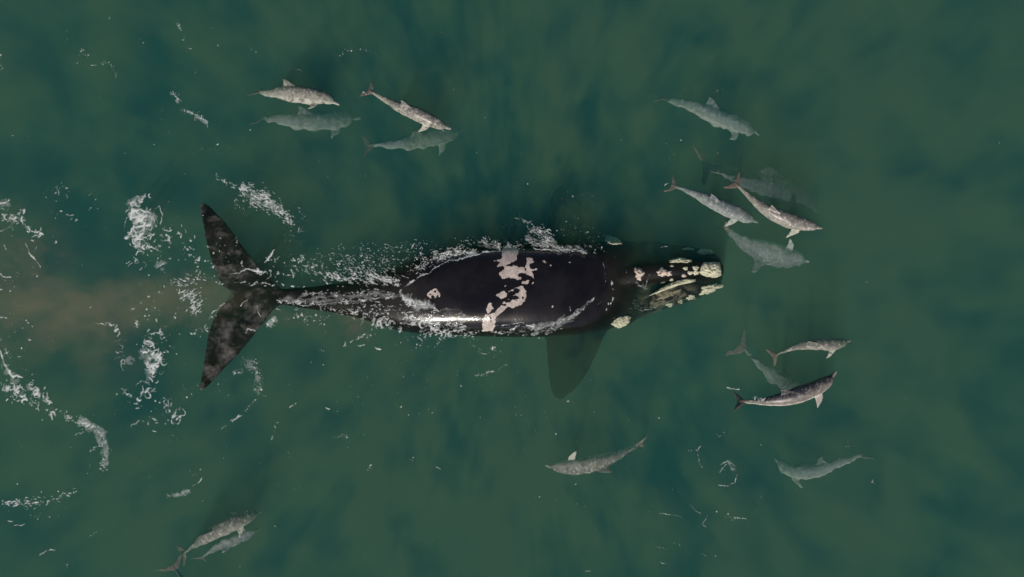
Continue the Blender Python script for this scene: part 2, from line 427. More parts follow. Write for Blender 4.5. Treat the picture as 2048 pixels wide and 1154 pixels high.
CAL = [dict(cx=1278, cy=547, rx=9, ry=13, rot=8, mat=cm_dry, h=.10, rag=.35, label='pinkish callosity behind the blowholes', seed=1),
       dict(cx=1328, cy=545, rx=15, ry=8, rot=-8, mat=cm_dry, h=.10, rag=.3, label='oval pinkish callosity on the middle of the rostrum', seed=2),
       dict(cx=1361, cy=521, rx=22, ry=5, rot=0, mat=cm_wet, z=-.16, h=.09, rag=.3, label='long narrow callosity along the far edge of the rostrum', seed=3),
       dict(cx=1422, cy=539.5, rx=21, ry=15.5, rot=-3, mat=cm_wet, h=.10, box=3.5, rag=.10, label='large square cream bonnet callosity at the tip of the rostrum', seed=4),
       dict(cx=1371, cy=536.5, rx=5, ry=4, mat=cm_wet, seed=5), dict(cx=1391.5, cy=535.7, rx=6.5, ry=5, mat=cm_wet, seed=6),
       dict(cx=1381, cy=545.5, rx=6.5, ry=4, mat=cm_wet, seed=7), dict(cx=1392, cy=545, rx=6, ry=5.3, mat=cm_wet, seed=8),
       dict(cx=1368, cy=551, rx=5, ry=4, mat=cm_dry, seed=9), dict(cx=1344, cy=531.5, rx=3.6, ry=2.2, mat=cm_wet, seed=10, h=.03),
       dict(cx=1343, cy=559.6, rx=4, ry=2.8, rot=20, mat=cm_wet, seed=11, h=.03), dict(cx=1326, cy=566, rx=5, ry=2.6, rot=20, mat=cm_brn, seed=12, h=.03),
       dict(cx=0, cy=0, rx=1, ry=1, mat=cm_wet, z=-.17, h=.10, rag=.12, path=[(1298, 592, 2.5), (1316, 583, 4), (1334, 574, 5), (1352, 567, 6), (1372, 562, 6.5), (1392, 562, 6.5)], label='long curved callosity along the near edge of the lip', seed=13),
       dict(cx=1334, cy=588, rx=24, ry=7.5, rot=14, mat=cm_brn, rag=.4, seed=14, h=.04, label='brown mottled callosity patch on the near lip'),
       dict(cx=1421, cy=577, rx=23, ry=9, rot=20, mat=cm_wet, z=-.50, h=.10, rag=.32, label='ragged greenish callosity on the chin', seed=15),
       dict(cx=1382, cy=595, rx=9, ry=5, rot=8, mat=cm_wet, z=-.60, seed=16, rag=.35), dict(cx=1361, cy=603.5, rx=5, ry=3.5, mat=cm_wet, z=-.55, seed=17, rag=.35),
       dict(cx=1339, cy=610, rx=7, ry=4, mat=cm_wet, z=-.7, seed=18, rag=.35),
       dict(cx=1243, cy=643.5, rx=19.5, ry=10.5, rot=22, mat=cm_wet, z=-.24, h=.06, rag=.14, label='bright oval callosity above the near eye', seed=19),
       dict(cx=1225, cy=480.5, rx=18, ry=8, rot=-18, mat=cm_wet, z=-1.25, h=.10, rag=.14, label='dim oval callosity above the far eye', seed=20),
       dict(cx=1410, cy=503.5, rx=16, ry=6, mat=cm_wet, z=-1.3, h=.08, rag=.2, seed=21), dict(cx=1376, cy=498, rx=12, ry=2.8, mat=cm_wet, z=-1.3, h=.05, rag=.3, seed=22)]
for c in CAL: callosity(**c)

# ------------------------------------------------------------------ dolphins
def dolphin_mat(name, back, flank, belly, mott):
    t = NT(name)
    p = t.pos()
    up = t.attr('dorsal'); fin = t.attr('fin')
    n1 = t.noise(p, 5.5, 4., .6, .5)
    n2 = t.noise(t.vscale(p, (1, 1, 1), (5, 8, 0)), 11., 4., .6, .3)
    v = t.math('ADD', up, t.math('MULTIPLY', t.math('SUBTRACT', n1, .5), .9))
    col = t.mix(t.rng(v, -.45, .05), belly, flank)
    col = t.mix(t.rng(v, .35, .95), col, back)
    caustic = t.math('MULTIPLY', t.rng(n2, .52, .68), mott)  # pale mottling puts rippling caustic light into the skin colour
    col = t.mix(caustic, col, tuple(min(1, c*1.9 + .05) for c in flank))
    dk = t.math('MULTIPLY', t.rng(t.noise(t.vscale(p, (1, 1, 1), (1, 3, 0)), 7., 4.), .5, .7), mott)
    col = t.mix(dk, col, tuple(c*.35 for c in flank))
    col = t.mix(t.math('MULTIPLY', fin, .8), col, (.16, .10, .085))
    light_net = t.n('ShaderNodeTexWave', {'Vector': t.vscale(p, (1, .6, 1)), 'Scale': 1.4, 'Distortion': 22., 'Detail': 3., 'Detail Scale': 1.6}, wave_type='BANDS').outputs['Fac']
    col = t.mix(t.math('MULTIPLY', t.rng(light_net, .93, .99), .22), col, (.62, .58, .52))  # wavy pale lines: the caustic net painted into the colour
    bmp = t.n('ShaderNodeBump', {'Strength': .25, 'Distance': .02, 'Height': n1})
    b = t.n('ShaderNodeBsdfPrincipled', {'Base Color': col, 'Roughness': .4, 'Specular IOR Level': t.dry(), 'Normal': bmp.outputs[0]})
    t.t.links.new(b.outputs[0], t.out.inputs['Surface'])
    return t.m
DM = {'pale': dolphin_mat('grey dolphin skin with painted caustics', (.15, .14, .13), (.27, .25, .22), (.50, .48, .41), .8),
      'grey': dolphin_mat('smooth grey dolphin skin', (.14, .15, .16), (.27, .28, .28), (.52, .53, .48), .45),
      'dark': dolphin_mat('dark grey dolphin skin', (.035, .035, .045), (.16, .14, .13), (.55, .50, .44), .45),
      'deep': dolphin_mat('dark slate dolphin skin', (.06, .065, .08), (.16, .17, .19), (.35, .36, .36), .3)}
BODY = [(0, .007, .006), (.02, .015, .012), (.05, .020, .015), (.075, .023, .019), (.09, .036, .032), (.12, .050, .047), (.17, .061, .060), (.24, .070, .073), (.32, .075, .080), (.42, .076, .082),
        (.52, .069, .076), (.62, .056, .065), (.72, .039, .050), (.82, .024, .036), (.9, .014, .026), (.96, .010, .017), (1.0, .008, .010)]
def dolphin(pts, roll, label, mat='grey', wid=1.0, fins=1.0, fspan=1.0, ftwist=0):
    pts = [(a, b, c*1.6 if c > -.3 else -.48 - (abs(c) - .3)*2.6) for a, b, c in pts]
    P = catmull(pts, 12)
    Wp = np.array([at(*p) for p in P])
    seg = np.r_[0, np.cumsum(np.linalg.norm(np.diff(Wp, axis=0), axis=1))]; L = seg[-1]
    rolls = np.linspace(roll, roll if not ftwist else ftwist, 200)
    if ftwist:
        tt = np.linspace(0, 1, 200); rolls = roll + (ftwist - roll)*np.clip((tt-.5)/.45, 0, 1)
    n = 60
    def frame(s):
        q = min(max(s, 0), 1)*L
        def ev(a): return np.array([np.interp(a, seg, Wp[:, i]) for i in range(3)])
        e = .03*L
        T = Vector(ev(max(q-e, 0)) - ev(min(q+e, L))).normalized()     # towards the beak
        p = Vector(ev(q)) - T*((s - min(max(s, 0), 1))*L)
        N = Vector((0, 0, 1)).cross(T).normalized()
        if N.y < 0: N = -N
        Zp = T.cross(N).normalized()
        if Zp.z < 0: Zp = -Zp
        r = math.radians(rolls[int(min(max(s, 0), 1)*199)])
        U = Zp*math.cos(r) + N*math.sin(r); Sd = T.cross(U)
        return p, T, U, Sd
    def m(s, l, v):
        p, T, U, Sd = frame(s); return p + Sd*(l*L) + U*(v*L)
    mb = MB()
    R = []
    B = catmull(BODY, 3)
    for s, a, b in B:
        R.append([m(s, wid*a*math.cos(2*PI*j/24), wid*b*math.sin(2*PI*j/24) - (.012 if s < .09 else 0)*(1 - s/.09 if s < .09 else 0)) for j in range(24)])
    mb.rings(R)
    th = max(.0065, .014/L)
    def fin(outline, mapf, tk=th):        # thin leaf: centre line verts thick, rim thin
        c = sum((Vector(o).to_3d() if len(o) == 2 else Vector(o) for o in outline), Vector())/len(outline)
        O = catmull(list(outline) + [outline[0]], 4)[:-1]; k = len(O)
        V = []; F = []
        for qq, hh in ((1, .35), (.7, .9), (.35, 1.)):
            for o in O:
                x = c[0] + (o[0]-c[0])*qq; y = c[1] + (o[1]-c[1])*qq
                V.append(mapf(x, y, tk*hh))
        V.append(mapf(c[0], c[1], tk))
        for qq, hh in ((1, .35), (.7, .9), (.35, 1.)):
            for o in O:
                x = c[0] + (o[0]-c[0])*qq; y = c[1] + (o[1]-c[1])*qq
                V.append(mapf(x, y, -tk*hh))
        V.append(mapf(c[0], c[1], -tk))
        M = 3*k+1
        for side in (0, 1):
            for r_ in (0, 1):
                for j in range(k):
                    j2 = (j+1) % k; q4 = [side*M+r_*k+j, side*M+r_*k+j2, side*M+(r_+1)*k+j2, side*M+(r_+1)*k+j]
                    F.append(tuple(q4 if side == 0 else q4[::-1]))
            for j in range(k):
                tri = [side*M+2*k+j, side*M+2*k+(j+1) % k, side*M+3*k]
                F.append(tuple(tri if side == 0 else tri[::-1]))
        for j in range(k):
            F.append((j, M+j, M+(j+1) % k, (j+1) % k))
        mb.add(V, F)
    fs = fspan
    for sg in (1, -1):
        fin([(.935, -.004*sg), (.95, .02*sg), (.985, .065*sg*fs), (1.025, .108*sg*fs), (1.05, .128*sg*fs), (1.048, .10*sg*fs), (1.03, .055*sg*fs), (1.018, .018*sg), (1.005, -.004*sg)], lambda x, y, h: m(x, y, h))
    f = fins
    fin([(.44, .06), (.50, .095), (.56, .125*f+.01), (.600, .142*f), (.606, .134*f), (.60, .11), (.605, .080), (.61, .045), (.52, .03)], lambda x, y, h: m(x, h, y*wid))
    for sg in (1, -1):
        fin([(.225, 0), (.235, .05), (.265, .09*f), (.31, .132*f), (.330, .140*f), (.325, .11*f), (.315, .07*f), (.31, .03), (.305, 0)],
            lambda x, y, h, sg=sg: m(x, sg*(wid*.045 + y*.70) , -wid*.040 - y*.40 + h))
    me = remesh(mb, .0165, 3, .5); me.name = 'dolphin'
    c = coords(me)
    dp = np.clip(-c[:, 2], 0, 2)          # deeper skin wobbles more: refraction by ripples put into the mesh shape
    sd_ = int(abs(pts[0][0]))
    c[:, 0] += (.006 + .016*dp)*fbm(c[:, 0]*3.2, c[:, 1]*3.2, sd_, 2)*2; c[:, 1] += (.008 + .020*dp)*fbm(c[:, 0]*3.2 + 7, c[:, 1]*3.2, sd_+9, 2)*2
    me.vertices.foreach_set('co', c.ravel()); me.update()
    ss = np.linspace(0, 1.06, 60); fr = [frame(s) for s in ss]
    ce = np.array([f_[0] for f_ in fr]); UU = np.array([f_[2] for f_ in fr]); SS = np.array([f_[3] for f_ in fr])
    dd = ((c[:, None, :] - ce[None])**2).sum(2); k = dd.argmin(1)
    s = ss[k]; off = c - ce[k]; v = (off*UU[k]).sum(1)/L; l = (off*SS[k]).sum(1)/L
    ra = np.interp(s, [b[0] for b in BODY], [b[2] for b in BODY])*wid
    set_attr(me, 'dorsal', np.clip(v/ra, -1, 1))
    far = np.hypot(v, l)/ra
    set_attr(me, 'fin', np.clip((s-.93)/.03, 0, 1))
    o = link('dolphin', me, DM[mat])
    tag(o, label, 'dolphin', 'dolphins swimming around the whale')
    return o

D = [
 dict(pts=[(680, 208, -.30), (650, 196, -.28), (610, 190, -.25), (570, 187, -.30), (515, 185, -.5)], roll=62, mat='pale', wid=1.15, label='pale dolphin near the surface at upper left, dorsal fin and flipper both showing'),
 dict(pts=[(722, 233, -1.15), (680, 240, -1.05), (620, 243, -.9), (565, 240, -.85), (522, 238, -1.0)], roll=50, mat='grey', wid=1.15, label='blurred greenish dolphin swimming just under the pale finned one at upper left'),
 dict(pts=[(904, 257, -.22), (875, 247, -.14), (835, 229, -.12), (790, 210, -.15), (738, 181, -.2)], roll=28, mat='pale', wid=.95, label='speckled grey dolphin with reddish raised flukes, nose pointing down right'),
 dict(pts=[(925, 260, -1.25), (890, 270, -1.1), (840, 281, -.95), (790, 288, -.8), (735, 291, -.75)], roll=30, mat='grey', wid=1.05, label='faint green dolphin below the speckled one with reddish flukes'),
 dict(pts=[(1520, 268, -.95), (1485, 254, -.85), (1435, 235, -.75), (1385, 213, -.8), (1330, 198, -1.0)], roll=55, mat='grey', wid=1.0, label='lone green tinted dolphin at the top of the right hand pod'),
 dict(pts=[(1517, 445, -.40), (1485, 431, -.32), (1440, 411, -.28), (1395, 390, -.32), (1345, 370, -.4)], roll=22, mat='grey', wid=1.0, label='smooth grey dolphin with thin tail, nearest above the whale head'),
 dict(pts=[(1648, 455, -.20), (1610, 449, -.14), (1560, 434, -.12), (1515, 407, -.13), (1470, 366, -.2)], roll=18, mat='pale', wid=.95, fspan=1.0, label='mottled brown grey dolphin at the surface with crumpled flukes and long beak'),
 dict(pts=[(1640, 420, -1.6), (1600, 393, -1.4), (1545, 368, -1.2), (1480, 350, -1.0), (1408, 330, -.7)], roll=30, mat='deep', wid=1.15, fspan=1.2, label='dark deep dolphin behind the mottled one, only its flank stripe showing'),
 dict(pts=[(1618, 528, -.75), (1590, 518, -.7), (1540, 507, -.65), (1490, 487, -.6), (1450, 455, -.6)], roll=-72, mat='grey', wid=1.5, fins=1.25, label='broad bluish dolphin rolled on its side right in front of the whale nose'),
 dict(pts=[(1702, 680, -.38), (1670, 689, -.30), (1625, 689, -.27), (1585, 696, -.27), (1547, 712, -.29)], roll=22, mat='pale', wid=.95, label='arched pale dolphin with dark reddish flukes curling down'),
 dict(pts=[(1625, 790, -1.5), (1595, 775, -1.3), (1555, 755, -1.05), (1520, 728, -.8), (1480, 692, -.7)], roll=10, mat='grey', wid=.8, label='deep dolphin passing under two others, pale tail stock showing'),
 dict(pts=[(1672, 741, -.10), (1650, 766, -.08), (1605, 787, -.06), (1550, 801, -.10), (1478, 803, -.22)], roll=48, mat='dark', wid=1.0, label='dark backed dolphin at the surface with a bright glint on its side'),
 dict(pts=[(1090, 932, -.45), (1125, 934, -.42), (1175, 929, -.42), (1225, 914, -.45), (1282, 887, -.55)], roll=-58, mat='pale', wid=1.05, fins=.95, label='blue grey mottled dolphin heading left, alone below the whale flipper'),
 dict(pts=[(1548, 915, -1.0), (1580, 939, -.9), (1625, 941, -.85), (1675, 926, -.75), (1728, 908, -.8)], roll=60, mat='grey', wid=1.05, label='faint green dolphin heading left at lower right with a hanging flipper'),
 dict(pts=[(524, 1021, -.55), (490, 1036, -.42), (450, 1054, -.38), (410, 1076, -.42), (366, 1107, -.6)], roll=18, mat='pale', wid=1.0, label='pale grey dolphin at lower left, the upper of a close pair'),
 dict(pts=[(524, 1050, -.62), (497, 1067, -.52), (462, 1083, -.5), (432, 1095, -.52), (402, 1116, -.6)], roll=-55, mat='grey', wid=.9, label='smaller green dolphin tucked under the lower left pale one'),
 dict(pts=[(440, 1300, -.75), (420, 1255, -.7), (398, 1212, -.65), (374, 1172, -.60), (345, 1131, -.55)], roll=5, mat='deep', wid=1.2, fspan=1.25, label='dark dolphin flukes cut by the bottom edge, below the lower left pair'),
]
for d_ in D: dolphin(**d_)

# ------------------------------------------------------------------ sea foam
def foam_mat():
    t = NT('sea foam')
    p = t.pos()
    n_ = t.noise(p, 20., 3.)
    col = t.mix(n_, (.50, .54, .54), (.74, .76, .75))
    d1 = t.n('ShaderNodeBsdfPrincipled', {'Base Color': col, 'Roughness': .45, 'IOR': 1.33})
    tr = t.n('ShaderNodeBsdfTransparent')
    mx = t.n('ShaderNodeMixShader', {0: t.attr('cover'), 1: tr.outputs[0], 2: d1.outputs[0]})
    t.t.links.new(mx.outputs[0], t.out.inputs['Surface'])
    return t.m
FM = foam_mat()

def marching(X, Y, Fv):
    """Polygons of the region where Fv > 0 on a regular grid: vertices (x, y, value) and faces."""
    ny, nx = Fv.shape
    ins = Fv > 0
    idx = np.full(Fv.shape, -1, int); n_in = int(ins.sum()); idx[ins] = np.arange(n_in)
    VX = [X[ins]]; VY = [Y[ins]]; VF = [Fv[ins]]
    hx = ins[:, 1:] != ins[:, :-1]; hi = np.full(hx.shape, -1, int); hi[hx] = n_in + np.arange(hx.sum())
    t_ = Fv[:, :-1][hx] / (Fv[:, :-1][hx] - Fv[:, 1:][hx])
    VX.append(X[:, :-1][hx] + t_*(X[:, 1:]-X[:, :-1])[hx]); VY.append(Y[:, :-1][hx]); VF.append(np.zeros(t_.shape))
    n2 = n_in + int(hx.sum())
    vx = ins[1:] != ins[:-1]; vi = np.full(vx.shape, -1, int); vi[vx] = n2 + np.arange(vx.sum())
    t_ = Fv[:-1][vx] / (Fv[:-1][vx] - Fv[1:][vx])
    VX.append(X[:-1][vx]); VY.append(Y[:-1][vx] + t_*(Y[1:]-Y[:-1])[vx]); VF.append(np.zeros(t_.shape))
    code = ins[:-1, :-1]*1 + ins[:-1, 1:]*2 + ins[1:, 1:]*4 + ins[1:, :-1]*8
    F = []
    # corners 0..3 clockwise in (row, col): (0,0) (0,1) (1,1) (1,0); edges e0 top, e1 right, e2 bottom, e3 left
    for c in range(1, 16):
        js, is_ = np.nonzero(code == c)
        if not len(js): continue
        cor = [idx[js, is_], idx[js, is_+1], idx[js+1, is_+1], idx[js+1, is_]]
        edg = [hi[js, is_], vi[js, is_+1], hi[js+1, is_], vi[js, is_]]
        b = [(c >> k) & 1 for k in range(4)]
        loop = []
        for k in range(4):
            if b[k]: loop.append(cor[k])
            if b[k] != b[(k+1) % 4]: loop.append(edg[k])
        F += list(map(tuple, np.stack(loop, 1)[:, ::-1].tolist()))
    return np.concatenate(VX), np.concatenate(VY), np.concatenate(VF), F

def seg_dist(X, Y, pts):
    best = np.full(X.shape, 1e9); wv = np.ones(X.shape); ang = np.zeros(X.shape)
    for i in range(max(1, len(pts)-1)):
        a = pts[i]; b = pts[min(i+1, len(pts)-1)]
        ex, ey = b[0]-a[0], b[1]-a[1]; L2 = ex*ex+ey*ey
        t_ = np.clip(((X-a[0])*ex+(Y-a[1])*ey)/(L2+1e-6), 0, 1)
        d = np.hypot(X-a[0]-t_*ex, Y-a[1]-t_*ey); w_ = a[2]+(b[2]-a[2])*t_
        r = d/w_; m = r < best
        best = np.where(m, r, best)
    return best

def foam_field(strokes, seed, step=1.1):
    """Cover of foam (0 none, 1 opaque white) on a grid, laid down as thousands of curved dabs, lines and films."""
    x0 = min(p[0]-2.2*p[2] for s in strokes for p in s[1]) - 14; x1 = max(p[0]+2.2*p[2] for s in strokes for p in s[1]) + 14
    y0 = min(p[1]-2.2*p[2] for s in strokes for p in s[1]) - 14; y1 = max(p[1]+2.2*p[2] for s in strokes for p in s[1]) + 14
    gx = np.arange(x0, x1, step); gy = np.arange(y0, y1, step)
    X, Y = np.meshgrid(gx, gy)
    A = np.zeros(X.shape)
    def window(xa, xb, ya, yb):
        i0, i1 = max(0, int((xa-x0)/step)), min(len(gx), int((xb-x0)/step)+2); j0, j1 = max(0, int((ya-y0)/step)), min(len(gy), int((yb-y0)/step)+2)
        return slice(j0, j1), slice(i0, i1)
    for si, (mode, pts, dens, *rest) in enumerate(strokes):
        sc = rest[0] if rest else 1.0; ang = math.radians(rest[1]) if len(rest) > 1 else None
        sd = seed*97 + si*13
        rng = np.random.RandomState(sd)
        if mode in ('line', 'film'):
            xa = min(p[0]-2.2*p[2] for p in pts)-10; xb = max(p[0]+2.2*p[2] for p in pts)+10; ya = min(p[1]-2.2*p[2] for p in pts)-10; yb = max(p[1]+2.2*p[2] for p in pts)+10
            w_ = window(xa, xb, ya, yb); x, y = X[w_], Y[w_]
            if not x.size: continue
            if mode == 'line':
                wx = x + 4*fbm(x*.04, y*.04, sd+1) + 2.2*fbm(x*.13, y*.13, sd+2); wy = y + 4*fbm(x*.04+9, y*.04, sd+3) + 2.2*fbm(x*.13+9, y*.13, sd+4)
                r = seg_dist(wx, wy, [(p[0], p[1], max(.8, p[2]*.75)) for p in pts])
                f = dens*1.15 - r + .75*perlin(x*.06, y*.06, sd+5) + .35*perlin(x*.25, y*.25, sd+6) - .15
                v = np.where(r > 2.2, 0, np.clip(f*.9, 0, .95)) * np.clip(.9 + .5*perlin(x*.09, y*.09, sd+7), .4, 1)
            else:
                wx = x + 10*fbm(x*.03, y*.03, sd+1); wy = y + 10*fbm(x*.03+9, y*.03, sd+3)
                r = seg_dist(wx, wy, pts)
                c, s_ = (math.cos(ang), -math.sin(ang)) if ang is not None else (1, 0)
                u = x*c + y*s_; q = -x*s_ + y*c
                k = (.05, .16) if ang is not None else (.10, .10)
                n_ = .5 + .75*fbm(u*k[0], q*k[1], sd+5, 4)
                v = np.exp(-r*r*1.4)*dens*np.clip(n_, 0, 1)**1.5
                v = np.where(v > .02, v, 0)
            A[w_] = np.maximum(A[w_], v)
            continue
        P = [np.array(p, float) for p in pts]
        if len(P) == 1: P = P + P
        seg = [math.hypot(*(P[i+1]-P[i])[:2]) + 2*min(P[i][2], P[i+1][2]) for i in range(len(P)-1)]
        area = sum(l*(P[i][2]+P[i+1][2]) for i, l in enumerate(seg))*.8
        mean = {'fleck': 7., 'streak': 13., 'lace': 42.}[mode]*sc*sc
        N = int(area*dens*.82/mean) + 1
        seg = np.array(seg)/sum(seg)
        for q in range(N):
            for tries in range(6):
                i = rng.choice(len(seg), p=seg); t_ = rng.rand(); p = P[i] + (P[i+1]-P[i])*t_
                cx, cy = p[0] + rng.randn()*p[2]*.52, p[1] + rng.randn()*p[2]*.52
                m = float(fbm(np.array([cx*.05]), np.array([cy*.05]), sd+3, 3)[0])
                if rng.rand() < .5 + 1.3*m: break
            big = rng.lognormal(0, .45)
            if mode == 'fleck' or (mode == 'lace' and rng.rand() < .35):
                L_ = 2.8*big*sc; wd = min(.68*big**.5*sc + .12, 1.8); a0 = rng.rand()*2*PI; cur = rng.randn()*.25; 
            elif mode == 'streak':
                L_ = 7.5*big*sc; wd = (.75 + .35*rng.rand())*sc; a0 = (ang or 0.) + rng.randn()*.28; cur = rng.randn()*.06
            else:
                L_ = 19*big*sc; wd = (.9 + 1.5*rng.rand()**2)*sc; a0 = rng.rand()*2*PI; cur = (rng.choice([-1, 1]))*(.02 + .13*rng.rand()**1.5)/sc
            br = .18 + .8*rng.rand()**1.6
            n = max(2, int(L_/1.4)); th = a0 + cur*(np.arange(n) - n/2)*1.4 + (.38 if mode == 'lace' else .15)*np.cumsum(rng.randn(n))
            px = cx + np.cumsum(np.cos(th))*1.4; py = cy - np.cumsum(np.sin(th))*1.4
            px -= px.mean() - cx; py -= py.mean() - cy
            tt = np.linspace(-1, 1, n); ws = wd*np.sqrt(np.clip(1.05 - tt*tt, .1, 1))*(1 + .35*rng.randn(n)*.5)
            w_ = window(px.min()-3, px.max()+3, py.min()-3, py.max()+3); x, y = X[w_], Y[w_]
            if not x.size: continue
            d2 = (x[..., None]-px)**2 + (y[..., None]-py)**2
            v = (np.exp(-d2/(2*(ws*.85)**2))).max(-1)*br*1.15
            A[w_] = np.where(v > .05, 1 - (1-A[w_])*(1-np.clip(v, 0, .97)), A[w_])
    A[0, :] = A[-1, :] = 0; A[:, 0] = A[:, -1] = 0
    return X, Y, A - .10

def foam(name, label, strokes, seed, soft=.5, lift=0.0):
    X, Y, Fv = foam_field(strokes, seed)
    vx, vy, vf, F = marching(X, Y, Fv)
    if not F: return
    zs = np.full(vx.shape, .012)
    wx = (vx-1024)/K; wy = (577-vy)/K
    near = (vx > 390) & (vx < 1460) & (vy > 400) & (vy < 790)
    for i in np.nonzero(near)[0]:
        z = whale_z(wx[i], wy[i])
        if z > 0: zs[i] = z + .012
    zs = zs + .018*np.clip(vf, 0, 1) + lift*np.clip(vf, 0, 1)*(1 + .8*perlin(vx*.1, vy*.1, seed))
    fx = (H - zs)/H
    V = np.stack([wx*fx, wy*fx, zs], 1)
    me = mesh_from(name, V.tolist(), F)
    set_attr(me, 'cover', np.clip(vf + .06, 0, .95))
    o = link(name, me, FM)
    tag(o, label, 'foam', kind='stuff')
    return o

